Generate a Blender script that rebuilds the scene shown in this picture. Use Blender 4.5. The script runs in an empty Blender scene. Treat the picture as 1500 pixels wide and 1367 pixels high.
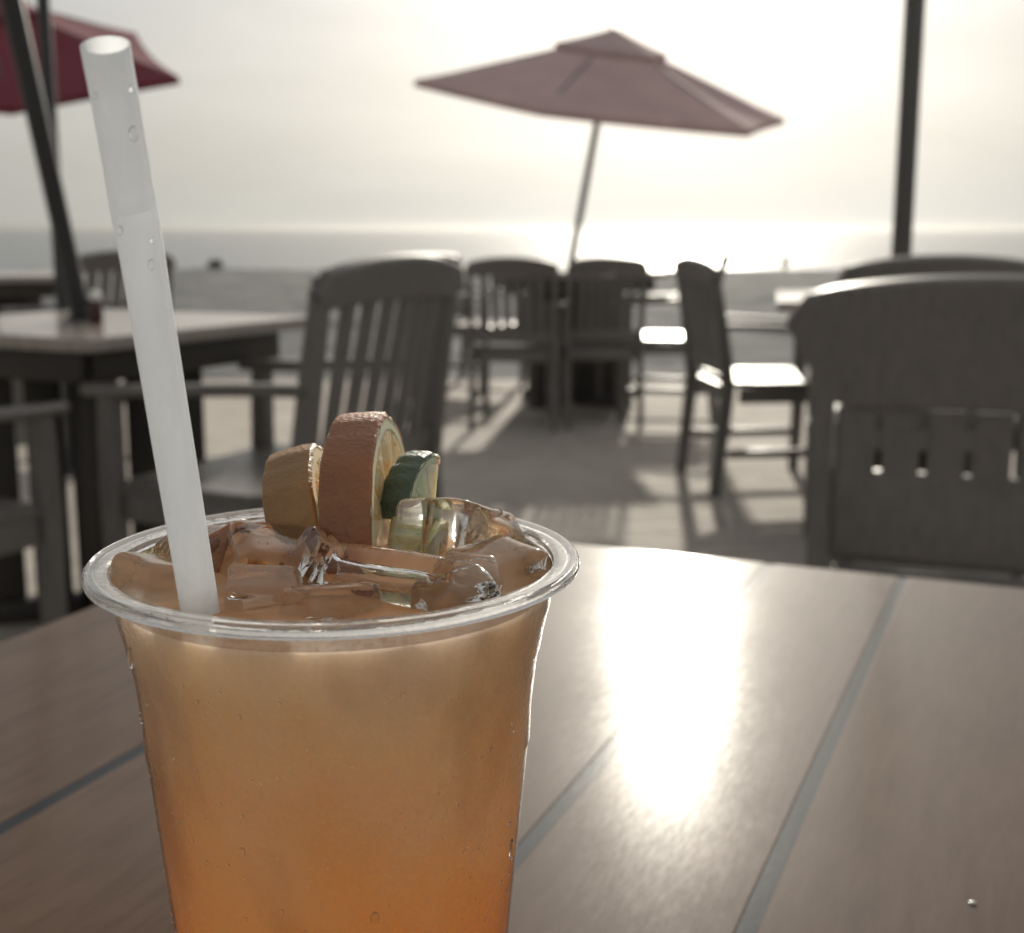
import bpy, bmesh, math, random
from mathutils import Vector, Matrix, noise
random.seed(7)
R = math.radians
sc = bpy.context.scene
C = sc.collection

# ------------------------------------------------------------------ camera, world, sun, exposure
CAM_H = 1.0
PITCH = R(10.5)
FPX = 1880.0
cam = bpy.data.cameras.new('camera')
cam.sensor_width = 36.0
cam.sensor_fit = 'HORIZONTAL'
cam.lens = 36.0 * FPX / 1500.0
cam.clip_start = 0.01
cam.clip_end = 20000.0
cam.dof.use_dof = True
cam.dof.focus_distance = 0.245
cam.dof.aperture_fstop = 21.0
cam_o = bpy.data.objects.new('camera', cam)
C.objects.link(cam_o)
cam_o.location = (0, 0, CAM_H)
cam_o.rotation_euler = (math.pi / 2 - PITCH, 0, 0)
sc.camera = cam_o

SUN_EL = R(17.6)
SUN_AZ = R(7.4)            # to the right of straight ahead (+Y)
sun_dir = Vector((math.sin(SUN_AZ) * math.cos(SUN_EL), math.cos(SUN_AZ) * math.cos(SUN_EL), math.sin(SUN_EL)))

world = bpy.data.worlds.new('World')
sc.world = world
world.use_nodes = True
nt = world.node_tree
N, L = nt.nodes, nt.links
N.clear()
out = N.new('ShaderNodeOutputWorld')
bg = N.new('ShaderNodeBackground')
L.new(bg.outputs[0], out.inputs['Surface'])
bg.inputs['Strength'].default_value = 0.1
sky = N.new('ShaderNodeTexSky')
sky.sky_type = 'NISHITA'
sky.sun_disc = False
sky.sun_elevation = SUN_EL
sky.sun_rotation = SUN_AZ
sky.air_density = 1.0
sky.dust_density = 6.0
sky.ozone_density = 1.0
# the thin veil of marine cloud: glow that falls off with the angle from the sun, streaked
tc = N.new('ShaderNodeTexCoord')
nrm = N.new('ShaderNodeVectorMath'); nrm.operation = 'NORMALIZE'
L.new(tc.outputs['Generated'], nrm.inputs[0])
dot = N.new('ShaderNodeVectorMath'); dot.operation = 'DOT_PRODUCT'
L.new(nrm.outputs[0], dot.inputs[0]); dot.inputs[1].default_value = sun_dir


def wm(op, a, b=None, clamp=False):
    n = N.new('ShaderNodeMath'); n.operation = op; n.use_clamp = clamp
    for i, v in enumerate((a, b)):
        if v is None: continue
        if isinstance(v, (int, float)): n.inputs[i].default_value = v
        else: L.new(v, n.inputs[i])
    return n.outputs[0]


ang = wm('ARCCOSINE', wm('MINIMUM', wm('MAXIMUM', dot.outputs['Value'], -1.0), 1.0))
# aureole stretched up and down: the flare's bright column put into the sky colour
dif_ = N.new('ShaderNodeVectorMath'); dif_.operation = 'SUBTRACT'
L.new(nrm.outputs[0], dif_.inputs[0]); dif_.inputs[1].default_value = sun_dir
sq = N.new('ShaderNodeVectorMath'); sq.operation = 'MULTIPLY'
L.new(dif_.outputs[0], sq.inputs[0]); sq.inputs[1].default_value = (1.0, 1.0, 0.62)
ln = N.new('ShaderNodeVectorMath'); ln.operation = 'LENGTH'
L.new(sq.outputs[0], ln.inputs[0])
g1 = wm('MULTIPLY', wm('EXPONENT', wm('MULTIPLY', ln.outputs['Value'], -1.0 / R(8.5))), 1.35)
g2 = wm('MULTIPLY', wm('EXPONENT', wm('MULTIPLY', ang, -1.0 / R(50))), 0.20)
glow = wm('ADD', g1, g2)
mp = N.new('ShaderNodeMapping')
mp.inputs['Scale'].default_value = (1.6, 1.6, 9.0)
mp.inputs['Rotation'].default_value = (R(4), R(5), 0)
L.new(nrm.outputs[0], mp.inputs['Vector'])
ns = N.new('ShaderNodeTexNoise')
ns.inputs['Scale'].default_value = 2.2
ns.inputs['Detail'].default_value = 6.0
ns.inputs['Roughness'].default_value = 0.55
ns.inputs['Distortion'].default_value = 0.3
L.new(mp.outputs[0], ns.inputs['Vector'])
streak = wm('ADD', wm('MULTIPLY', ns.outputs['Fac'], 0.34), 0.83)
lum = wm('MULTIPLY', wm('ADD', glow, 0.33), streak)
lum10 = wm('MULTIPLY', lum, 10.0)
# paler and warmer close to the horizon and the sun
sepx = N.new('ShaderNodeSeparateXYZ'); L.new(nrm.outputs[0], sepx.inputs[0])
warm = wm('SUBTRACT', 1.0, wm('MULTIPLY', wm('MAXIMUM', sepx.outputs['Z'], 0.0), 6.0), True)
wcol = N.new('ShaderNodeMix'); wcol.data_type = 'RGBA'
wcol.inputs['A'].default_value = (0.985, 1.0, 0.985, 1)
wcol.inputs['B'].default_value = (1.0, 0.985, 0.90, 1)
L.new(warm, wcol.inputs['Factor'])
veil = N.new('ShaderNodeVectorMath'); veil.operation = 'SCALE'
L.new(wcol.outputs['Result'], veil.inputs[0]); L.new(lum10, veil.inputs['Scale'])
mixs = N.new('ShaderNodeMix'); mixs.data_type = 'RGBA'
mixs.inputs['Factor'].default_value = 0.95
L.new(sky.outputs[0], mixs.inputs['A']); L.new(veil.outputs[0], mixs.inputs['B'])
L.new(mixs.outputs['Result'], bg.inputs['Color'])

sun = bpy.data.lights.new('sun', 'SUN')
sun.energy = 4.2
sun.angle = R(1.3)
sun.color = (1.0, 0.93, 0.80)
sun_o = bpy.data.objects.new('sun', sun)
C.objects.link(sun_o)
sun_o.location = sun_dir * 30
sun_o.rotation_euler = sun_dir.to_track_quat('Z', 'Y').to_euler()

sc.view_settings.view_transform = 'Standard'
sc.view_settings.look = 'None'
sc.view_settings.exposure = 0.1
sc.view_settings.gamma = 1.0
sc.view_settings.use_curve_mapping = False
sc.render.engine = 'CYCLES'
sc.cycles.use_denoising = True
sc.cycles.max_bounces = 14
sc.cycles.transparent_max_bounces = 24
sc.cycles.transmission_bounces = 12
sc.cycles.diffuse_bounces = 5
sc.cycles.sample_clamp_indirect = 6.0


# ------------------------------------------------------------------ helpers
def ray_at(x, y, d):
    """a point of the photograph at the forward distance d (metres) from the camera"""
    X = (x - 750) / FPX; Y = (683.5 - y) / FPX
    v = Vector((X, math.cos(PITCH) + Y * math.sin(PITCH), -math.sin(PITCH) + Y * math.cos(PITCH)))
    return Vector((0, 0, CAM_H)) + v * (d / v.y)


def mat(name, base, rough=0.5, **kw):
    m = bpy.data.materials.new(name); m.use_nodes = True
    b = m.node_tree.nodes['Principled BSDF']
    b.inputs['Base Color'].default_value = (*base, 1)
    b.inputs['Roughness'].default_value = rough
    for k, v in kw.items():
        b.inputs[k].default_value = v
    return m


class NT:
    def __init__(s, m):
        s.t = m.node_tree; s.n = s.t.nodes; s.l = s.t.links
        s.b = s.n.get('Principled BSDF')

    def new(s, t, **ins):
        n = s.n.new(t)
        for k, v in ins.items():
            n.inputs[k.replace('_', ' ')].default_value = v
        return n

    def coord(s, scale=(1, 1, 1), rot=(0, 0, 0), kind='Object'):
        t = s.n.new('ShaderNodeTexCoord'); m = s.n.new('ShaderNodeMapping')
        m.inputs['Scale'].default_value = scale; m.inputs['Rotation'].default_value = rot
        s.l.new(t.outputs[kind], m.inputs[0]); return m.outputs[0]

    def noise(s, co, scale, detail=5, rough=0.55, dist=0.0):
        n = s.new('ShaderNodeTexNoise', Scale=scale, Detail=detail, Roughness=rough, Distortion=dist)
        s.l.new(co, n.inputs['Vector']); return n.outputs['Fac']

    def ramp(s, fac, stops):
        r = s.n.new('ShaderNodeValToRGB'); e = r.color_ramp.elements
        while len(e) < len(stops): e.new(0.5)
        for k, (p, c) in zip(e, stops):
            k.position = p; k.color = (*c, 1) if len(c) == 3 else c
        s.l.new(fac, r.inputs[0]); return r.outputs[0]

    def math(s, op, a, b):
        n = s.n.new('ShaderNodeMath'); n.operation = op
        for i, v in enumerate((a, b)):
            if isinstance(v, (int, float)): n.inputs[i].default_value = v
            else: s.l.new(v, n.inputs[i])
        return n.outputs[0]

    def bump(s, h, strength, dist, to=None, prev=None):
        b = s.n.new('ShaderNodeBump'); b.inputs['Strength'].default_value = strength
        b.inputs['Distance'].default_value = dist
        s.l.new(h, b.inputs['Height'])
        if prev is not None: s.l.new(prev, b.inputs['Normal'])
        s.l.new(b.outputs[0], (to or s.b.inputs['Normal'])); return b.outputs[0]

    def set(s, sock, name):
        s.l.new(sock, s.b.inputs[name])


def empty(name, loc=(0, 0, 0), rz=0.0, scale=1.0):
    o = bpy.data.objects.new(name, None); C.objects.link(o)
    o.empty_display_size = 0.05
    o.location = loc; o.rotation_euler = (0, 0, rz); o.scale = (scale,) * 3
    return o


def tag(o, label=None, cat=None, group=None, kind=None):
    if label: o['label'] = label
    if cat: o['category'] = cat
    if group: o['group'] = group
    if kind: o['kind'] = kind
    return o


def obj(name, bm, m, parent=None, smooth=True, sub=0):
    bmesh.ops.recalc_face_normals(bm, faces=bm.faces)
    me = bpy.data.meshes.new(name); bm.to_mesh(me); bm.free()
    if smooth:
        for p in me.polygons: p.use_smooth = True
        try: me.set_sharp_from_angle(angle=R(38))
        except Exception: pass
    for mm in (m if isinstance(m, (list, tuple)) else [m]): me.materials.append(mm)
    o = bpy.data.objects.new(name, me); C.objects.link(o)
    if parent: o.parent = parent
    if sub:
        s = o.modifiers.new('s', 'SUBSURF'); s.levels = sub; s.render_levels = sub
    return o


def add_box(bm, c, s, rot=None, bevel=0.0):
    t = bmesh.new()
    bmesh.ops.create_cube(t, size=1.0)
    for v in t.verts: v.co = Vector((v.co.x * s[0], v.co.y * s[1], v.co.z * s[2]))
    if bevel: bmesh.ops.bevel(t, geom=t.edges[:], offset=bevel, segments=2, profile=0.5, affect='EDGES')
    M = Matrix.Translation(Vector(c)) @ (rot.to_matrix().to_4x4() if rot else Matrix())
    for v in t.verts: v.co = M @ v.co
    merge(bm, t)


def merge(bm, t):
    mp_ = [bm.verts.new(v.co) for v in t.verts]
    t.verts.index_update()
    for f in t.faces:
        try:
            nf = bm.faces.new([mp_[v.index] for v in f.verts]); nf.material_index = f.material_index
        except ValueError: pass
    t.free()


def sweep(bm, pts, sect, closed_ends=True, up=Vector((1, 0, 0))):
    """sweep a rectangle-like section [(a,b)...] or a list of sections along pts; a runs along `up`-ish"""
    n = len(pts); rings = []
    for i, p in enumerate(pts):
        p = Vector(p)
        t = (Vector(pts[min(i + 1, n - 1)]) - Vector(pts[max(i - 1, 0)])).normalized()
        a = (up - t * up.dot(t)).normalized(); b = t.cross(a)
        s = sect[i] if isinstance(sect[0][0], (tuple, list)) else sect
        rings.append([bm.verts.new(p + a * q[0] + b * q[1]) for q in s])
    m = len(rings[0])
    for i in range(n - 1):
        for k in range(m):
            bm.faces.new([rings[i][k], rings[i][(k + 1) % m], rings[i + 1][(k + 1) % m], rings[i + 1][k]])
    if closed_ends:
        bm.faces.new(rings[0][::-1]); bm.faces.new(rings[-1])


def rect(w, h, c=0.004):
    w, h = w / 2, h / 2
    return [(-w + c, -h), (w - c, -h), (w, -h + c), (w, h - c), (w - c, h), (-w + c, h), (-w, h - c), (-w, -h + c)]


def circ(r, n=16):
    return [(r * math.cos(2 * math.pi * k / n), r * math.sin(2 * math.pi * k / n)) for k in range(n)]


def lathe(bm, prof, n=96, c=(0, 0, 0), close=False):
    rings = []
    for r, z in prof:
        if r < 1e-6: rings.append([bm.verts.new((c[0], c[1], c[2] + z))])
        else: rings.append([bm.verts.new((c[0] + r * math.cos(2 * math.pi * k / n), c[1] + r * math.sin(2 * math.pi * k / n), c[2] + z)) for k in range(n)])
    seq = list(zip(rings[:-1], rings[1:]))
    if close: seq.append((rings[-1], rings[0]))
    for a, b in seq:
        for k in range(n):
            k2 = (k + 1) % n
            if len(a) == 1 and len(b) == 1: continue
            if len(a) == 1: bm.faces.new([a[0], b[k], b[k2]])
            elif len(b) == 1: bm.faces.new([a[k], a[k2], b[0]])
            else: bm.faces.new([a[k], a[k2], b[k2], b[k]])


def copy_thing(root):
    r = root.copy(); C.objects.link(r)
    for ch in list(root.children):
        c = ch.copy(); C.objects.link(c); c.parent = r
        for g in ch.children:
            d = g.copy(); C.objects.link(d); d.parent = c
    return r


# ------------------------------------------------------------------ materials
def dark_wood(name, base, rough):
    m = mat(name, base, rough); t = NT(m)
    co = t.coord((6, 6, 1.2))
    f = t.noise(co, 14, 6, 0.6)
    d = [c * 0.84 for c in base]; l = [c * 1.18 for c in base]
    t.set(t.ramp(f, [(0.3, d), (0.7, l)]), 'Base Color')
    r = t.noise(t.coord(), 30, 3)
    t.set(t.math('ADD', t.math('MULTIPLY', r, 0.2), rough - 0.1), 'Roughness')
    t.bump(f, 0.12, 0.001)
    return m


M_chair = dark_wood('dark_stained_wood', (0.16, 0.147, 0.138), 0.42)
M_seat = dark_wood('worn_seat_wood', (0.16, 0.147, 0.136), 0.36)
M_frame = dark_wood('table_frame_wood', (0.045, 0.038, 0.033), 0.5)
M_top = dark_wood('sheen_paled_tabletop', (0.36, 0.32, 0.285), 0.17)  # base made pale to hold the sky's grazing reflection
M_metal = mat('dark_pole_metal', (0.045, 0.047, 0.05), 0.42, Metallic=0.3)
M_post = dark_wood('grey_pole_wood', (0.075, 0.07, 0.065), 0.5)


def canvas(name, base, tl=0.35):
    m = mat(name, base, 0.8); t = NT(m)
    co = t.coord((1, 1, 1))
    w = t.noise(co, 500, 2)
    b2 = t.noise(co, 5, 4)
    t.set(t.ramp(b2, [(0.25, [c * 0.8 for c in base]), (0.75, [c * 1.15 for c in base])]), 'Base Color')
    t.bump(w, 0.15, 0.001)
    tr = t.n.new('ShaderNodeBsdfTranslucent'); tr.inputs[0].default_value = (base[0] * 1.1, base[1] * 0.9, base[2] * 0.9, 1)
    mx = t.n.new('ShaderNodeMixShader'); mx.inputs[0].default_value = tl
    o = t.n['Material Output']
    t.l.new(t.b.outputs[0], mx.inputs[1]); t.l.new(tr.outputs[0], mx.inputs[2]); t.l.new(mx.outputs[0], o.inputs[0])
    return m


M_maroon = canvas('maroon_canvas', (0.27, 0.042, 0.07))
M_glare_canvas = canvas('glare_paled_red_canvas', (0.72, 0.58, 0.57), 0.42)  # red lightened in the colour itself, for the sun-glare veil over this canopy
M_whitep = mat('white_plastic', (0.75, 0.74, 0.7), 0.25)

# sand
M_sand = mat('beach_sand', (0.2, 0.19, 0.18), 0.95); t = NT(M_sand)
co = t.coord()
f1 = t.noise(co, 1.1, 6, 0.6); f2 = t.noise(co, 40, 5, 0.65)
t.set(t.ramp(f1, [(0.3, (0.052, 0.055, 0.059)), (0.7, (0.085, 0.087, 0.09))]), 'Base Color')
nb = t.bump(f2, 0.5, 0.02)
t.bump(t.noise(co, 6, 4), 0.6, 0.05, prev=nb)

# patio of sandy concrete
M_patio = mat('sandy_concrete', (0.33, 0.29, 0.25), 0.85); t = NT(M_patio)
co = t.coord()
f1 = t.noise(co, 0.9, 6, 0.65, 0.5); f2 = t.noise(co, 90, 4, 0.7); f3 = t.noise(t.coord((1.0, 3.2, 1)), 5.5, 5, 0.6, 0.8)
mixc = t.n.new('ShaderNodeMix'); mixc.data_type = 'RGBA'; mixc.inputs['Factor'].default_value = 0.5
t.l.new(t.ramp(f1, [(0.32, (0.29, 0.255, 0.22)), (0.68, (0.52, 0.465, 0.405))]), mixc.inputs['A'])
t.l.new(t.ramp(f3, [(0.38, (0.28, 0.245, 0.21)), (0.6, (0.50, 0.45, 0.395))]), mixc.inputs['B'])
t.set(mixc.outputs['Result'], 'Base Color')
nb = t.bump(f3, 0.9, 0.02)
t.bump(f2, 0.4, 0.003, prev=nb)

# sea
M_sea = mat('sea_water', (0.026, 0.043, 0.052), 0.21, IOR=1.33); t = NT(M_sea)
co = t.coord((1, 2.2, 1))
w1 = t.noise(co, 0.35, 6, 0.6, 0.4); w2 = t.noise(co, 1.8, 4, 0.6)
nb = t.bump(w1, 0.22, 0.4)
t.bump(w2, 0.2, 0.08, prev=nb)
M_foam = mat('wet_foam', (0.6, 0.6, 0.58), 0.6)
M_rock = mat('dark_rock', (0.05, 0.05, 0.05), 0.8)


# ------------------------------------------------------------------ setting
def frange(a, b, n): return [a + (b - a) * i / n for i in range(n + 1)]


bm = bmesh.new()
xs = [-400, -120, -60] + frange(-30, 30, 300) + [60, 120, 400]
ys = [-300, -60, -15, 0, 6] + frange(8.0, 40, 230) + [60, 140]
rows = []
PATIO_Y = 8.6
for y in ys:
    row = []
    for x in xs:
        if y < PATIO_Y - 0.1: z = -0.06
        elif y > 41: z = -2.0
        else:
            p = Vector((x, y, 0))
            k = min(1.0, (y - PATIO_Y + 0.1) / 0.4)
            z = -0.035 + k * (0.05 * noise.noise(p * 1.25) + 0.035 * noise.noise(p * 2.9 + Vector((7, 3, 1))) + 0.045 * noise.noise(p * 0.35))
            if y > 33.0: z = z * max(0, 1 - (y - 33) / 3) - (y - 33) * 0.06
            z = min(z, 0.05)
        row.append(bm.verts.new((x, y, z)))
    rows.append(row)
for a, b in zip(rows[:-1], rows[1:]):
    for i in range(len(xs) - 1): bm.faces.new([a[i], a[i + 1], b[i + 1], b[i]])
tag(obj('sand', bm, M_sand), kind='structure')

bm = bmesh.new()
add_box(bm, (0, PATIO_Y / 2 - 5, -0.06), (40, PATIO_Y + 10, 0.12), bevel=0.01)
tag(obj('patio', bm, M_patio, smooth=False), kind='structure')

bm = bmesh.new()
v = [bm.verts.new(p) for p in ((-9000, 34, -0.17), (9000, 34, -0.17), (9000, 12000, -0.17), (-9000, 12000, -0.17))]
bm.faces.new(v)
tag(obj('sea', bm, M_sea), kind='structure')


# ------------------------------------------------------------------ patio chairs
def chair_parts(root, rail_low=0.812, n_slat=6, slat_w=0.045, gap=0.025, arm=True, low=(0.495, 0.05)):
    W = 0.262

    def back_y(z):   # the back leans away above the seat, the legs kick back below
        if z < 0.42: return -0.235 - 0.04 * (0.42 - z) / 0.42
        return -0.235 - 0.066 * ((z - 0.42) / 0.45) ** 1.2

    for s in (-1, 1):
        bm = bmesh.new()
        zs = [0, 0.15, 0.3, 0.42, 0.52, 0.62, 0.72, 0.80, 0.878]
        pts = [(s * W, back_y(z), z) for z in zs]
        sweep(bm, pts, [rect(0.036, d, 0.006) for d in (0.042, 0.046, 0.05, 0.052, 0.05, 0.046, 0.042, 0.038, 0.032)])
        obj('rear_leg', bm, M_chair, root)
        bm = bmesh.new()
        pts = [(s * (W + 0.004), 0.222 + 0.012 * math.sin(z * 4), z) for z in (0, 0.2, 0.42, 0.56, 0.635)]
        sweep(bm, pts, [rect(0.042, d, 0.006) for d in (0.038, 0.044, 0.05, 0.046, 0.042)])
        obj('front_leg', bm, M_chair, root)
        if arm:
            bm = bmesh.new()
            ps = [(s * (W + 0.006 + 0.012 * math.sin(q * math.pi)), -0.262 + 0.55 * q, 0.648 + 0.012 * math.cos(q * 3.0)) for q in frange(0, 1, 8)]
            sweep(bm, ps, [rect(w, 0.024, 0.008) for w in (0.04, 0.046, 0.05, 0.053, 0.056, 0.06, 0.062, 0.058, 0.04)])
            obj('armrest', bm, M_seat, root)
        bm = bmesh.new()
        add_box(bm, (s * W, 0.004, 0.392), (0.026, 0.385, 0.06), bevel=0.004)
        obj('seat_rail', bm, M_chair, root)
        bm = bmesh.new()
        add_box(bm, (s * W, -0.014, 0.165), (0.022, 0.43, 0.034), bevel=0.004)
        obj('stretcher', bm, M_chair, root)
    for y in (0.222, -0.218):
        bm = bmesh.new(); add_box(bm, (0, y, 0.392), (2 * W - 0.044, 0.026, 0.06), bevel=0.004)
        obj('seat_rail', bm, M_chair, root)
    # gently dished seat of one board
    bm = bmesh.new()
    nx, ny = 14, 12
    top = {}; bot = {}
    for i in range(nx + 1):
        for j in range(ny + 1):
            u = i / nx * 2 - 1; v_ = j / ny
            x = u * (W + 0.012 - (0.03 if v_ < 0.12 else 0)); y = -0.195 + 0.455 * v_
            z = 0.444 - 0.010 * (1 - u * u) * (1 - (v_ * 2 - 1) ** 2) - (0.012 * max(0, (v_ - 0.85) / 0.15) ** 2)
            top[i, j] = bm.verts.new((x, y, z)); bot[i, j] = bm.verts.new((x, y, 0.4235))
    for i in range(nx):
        for j in range(ny):
            bm.faces.new([top[i, j], top[i + 1, j], top[i + 1, j + 1], top[i, j + 1]])
            bm.faces.new([bot[i, j], bot[i, j + 1], bot[i + 1, j + 1], bot[i + 1, j]])
    for j in range(ny):
        bm.faces.new([top[0, j], top[0, j + 1], bot[0, j + 1], bot[0, j]])
        bm.faces.new([top[nx, j + 1], top[nx, j], bot[nx, j], bot[nx, j + 1]])
    for i in range(nx):
        bm.faces.new([top[i + 1, 0], top[i, 0], bot[i, 0], bot[i + 1, 0]])
        bm.faces.new([top[i, ny], top[i + 1, ny], bot[i + 1, ny], bot[i, ny]])
    obj('seat', bm, M_seat, root)
    # arched top rail, bowed backwards
    bm = bmesh.new()
    n = 18; pts = []; secs = []
    for i in range(n + 1):
        u = i / n * 2 - 1
        e = abs(u)
        topz = 0.884 + 0.032 * (1 - e ** 2.2) - (0.034 * max(0, (e - 0.86) / 0.14) ** 2)
        lowz = rail_low + 0.012 * (1 - u * u) + (0.012 if e > 0.96 else 0)
        zc = (topz + lowz) / 2
        pts.append((u * (W + 0.024), back_y(zc) - 0.020 * (1 - u * u) - 0.004, zc)); secs.append(rect(topz - lowz, 0.034, 0.007))
    sweep(bm, pts, secs, up=Vector((0, -0.28, 1)).normalized())
    obj('top_rail', bm, M_chair, root)
    bm = bmesh.new()
    add_box(bm, (0, back_y(low[0]), low[0]), (2 * W - 0.04, 0.024, low[1]), rot=Matrix.Rotation(R(7), 3, 'X').to_quaternion(), bevel=0.004)
    obj('lower_rail', bm, M_chair, root)
    tot = n_slat * slat_w + (n_slat - 1) * gap
    for k in range(n_slat):
        x = -tot / 2 + slat_w / 2 + k * (slat_w + gap)
        bm = bmesh.new()
        zs = (0.505, 0.6, 0.7, rail_low + 0.012)
        sweep(bm, [(x, back_y(z) - (0.016 * (1 - (x / W) ** 2)) * (z - 0.5) / 0.27, z) for z in zs], rect(slat_w, 0.014, 0.003))
        obj('back_slat', bm, M_chair, root)


def face(dx, dy): return math.atan2(-dx, dy)      # rotation that turns local +Y to (dx, dy)


GRP = 'dark wooden armchairs around the patio tables'
proto = empty('patio_chair')
chair_parts(proto)
chairs = [
    # x, y, facing, scale, label
    (-0.535, 2.89, (-0.90, 0.42), (1.03, 1.03, 1.035), 'dark wooden slat-back armchair just behind the fruit slices, facing the left table'),
    (0.04, 6.62, (0.14, 0.99), (0.80, 0.96, 0.945), 'dark slatted armchair left of the tilted umbrella pole, back towards us'),
    (0.43, 6.74, (-0.16, 0.98), (0.72, 0.96, 0.945), 'dark slatted armchair right of the tilted umbrella pole, back towards us'),
    (1.005, 5.06, (0.99, 0.12), (0.98, 0.98, 0.975), 'armchair seen edge-on with a glaring seat on its right side'),
    (0.84, 6.98, (-0.985, 0.16), (0.97, 0.97, 0.97), 'armchair hidden behind the edge-on one, glaring seat to its left'),
    (1.225, 3.88, (0.10, 0.99), (1.0, 1.0, 1.015), 'dark armchair under the right pole, half hidden by the nearest chair'),
    (-1.99, 6.05, (-0.80, 0.60), (0.97, 0.97, 0.99), 'dark armchair behind the straw, beyond the left table'),
    (-0.24, 8.30, (0.85, -0.5), (0.95, 0.95, 0.92), 'far armchair whose top corner peeks over the chair behind the fruit'),
    (-1.30, 2.50, (0.447, 0.894), (1.0, 1.0, 1.0), 'armchair in deep shade at the left edge, pushed under the left table'),
]
for i, (x, y, f, s, lab) in enumerate(chairs):
    o = proto if i == 0 else copy_thing(proto)
    o.location = (x, y, 0); o.rotation_euler = (0, 0, face(*f)); o.scale = s
    tag(o, lab, 'chair', GRP)

near_chair = empty('patio_chair', (0.862, 2.275, 0), face(0.35, 0.94), 1.02)
chair_parts(near_chair, rail_low=0.69, n_slat=7, slat_w=0.058, gap=0.011, low=(0.522, 0.145))
tag(near_chair, 'nearest dark armchair at the right, its broad arched back rim catching the sun', 'chair', GRP)


# ------------------------------------------------------------------ patio tables
def table_parts(root, w=0.88, top=0.77):
    bm = bmesh.new(); add_box(bm, (0, 0, top - 0.016), (w, w, 0.032), bevel=0.007)
    obj('tabletop', bm, M_top, root, smooth=False)
    h = w / 2 - 0.07
    for k in range(4):
        q = Matrix.Rotation(k * math.pi / 2, 4, 'Z')
        bm = bmesh.new(); add_box(bm, (0, h, top - 0.070), (2 * h - 0.026, 0.024, 0.072), bevel=0.003)
        for v_ in bm.verts: v_.co = q @ v_.co
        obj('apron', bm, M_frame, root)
    bm = bmesh.new(); add_box(bm, (0, 0, (top - 0.035) / 2 + 0.005), (0.10, 0.10, top - 0.045), bevel=0.006)
    obj('centre_post', bm, M_frame, root)
    for k in range(4):
        q = Matrix.Rotation(k * math.pi / 2 + R(45), 4, 'Z')
        for (a, wd) in ((0.135, 0.10), (0.255, 0.09)):
            bm = bmesh.new(); add_box(bm, (a, 0, (top - 0.036 + 0.06) / 2), (wd, 0.03, top - 0.036 - 0.06), bevel=0.004)
            for v_ in bm.verts: v_.co = q @ v_.co
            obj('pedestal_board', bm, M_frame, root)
        bm = bmesh.new(); add_box(bm, (0.19, 0, 0.03), (0.27, 0.07, 0.06), bevel=0.006)
        for v_ in bm.verts: v_.co = q @ v_.co
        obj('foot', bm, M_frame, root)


TGRP = 'square wooden patio tables'
t0 = empty('patio_table')
table_parts(t0)
tables = [(-1.072, 3.265, R(-27.5), 0.91, 'square pale-topped table at the left with a leaning pole through it'),
          (0.345, 7.45, R(4), 1.08, 'square table in the middle, under the tilted glare-paled umbrella'),
          (1.365, 4.47, R(-11.5), 1.0, 'square table at the right whose sunlit corner shows beside the nearest chair'),
          (-2.72, 6.75, R(12), 1.0, 'far table at the left edge beneath the maroon umbrella')]
for i, (x, y, rz, s, lab) in enumerate(tables):
    o = t0 if i == 0 else copy_thing(t0)
    o.location = (x, y, 0); o.rotation_euler = (0, 0, rz); o.scale = (s, s, 1)
    tag(o, lab, 'table', TGRP)


# ------------------------------------------------------------------ umbrellas
def canopy_bm(Rr, h, phi, cap=False, drop=0.035):
    """hexagonal cloth pyramid with sagging edges and a short valance; solid thickness comes from a modifier"""
    bm = bmesh.new()
    n = 6; seg = 8; rad = 7
    grid = []
    for j in range(rad + 1):
        q = j / rad
        ring = []
        for i in range(n * seg):
            k, f = divmod(i, seg); f /= seg
            a0 = phi + k * math.pi / 3; a1 = a0 + math.pi / 3
            p = Vector((math.cos(a0), math.sin(a0))) * (1 - f) + Vector((math.cos(a1), math.sin(a1))) * f
            sag = 4 * f * (1 - f)
            p *= Rr * (q + (0.10 if j == 0 else 0) * 0) * (1 - 0.035 * sag * q)
            z = h * (1 - q) - 0.05 * h * math.sin(q * math.pi) - 0.045 * h * sag * q * math.sin(q * 2.6)
            ring.append((p.x, p.y, z))
        grid.append(ring)
    apex = bm.verts.new((0, 0, h))
    vr = [None] + [[bm.verts.new(c) for c in g] for g in grid[1:]]
    m = n * seg
    for i in range(m): bm.faces.new([apex, vr[1][i], vr[1][(i + 1) % m]])
    for j in range(1, rad):
        for i in range(m): bm.faces.new([vr[j][i], vr[j + 1][i], vr[j + 1][(i + 1) % m], vr[j][(i + 1) % m]])
    if drop:
        lo = [bm.verts.new((v_.co.x * 1.003, v_.co.y * 1.003, v_.co.z - drop)) for v_ in vr[rad]]
        for i in range(m): bm.faces.new([vr[rad][i], lo[i], lo[(i + 1) % m], vr[rad][(i + 1) % m]])
    return bm


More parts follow.
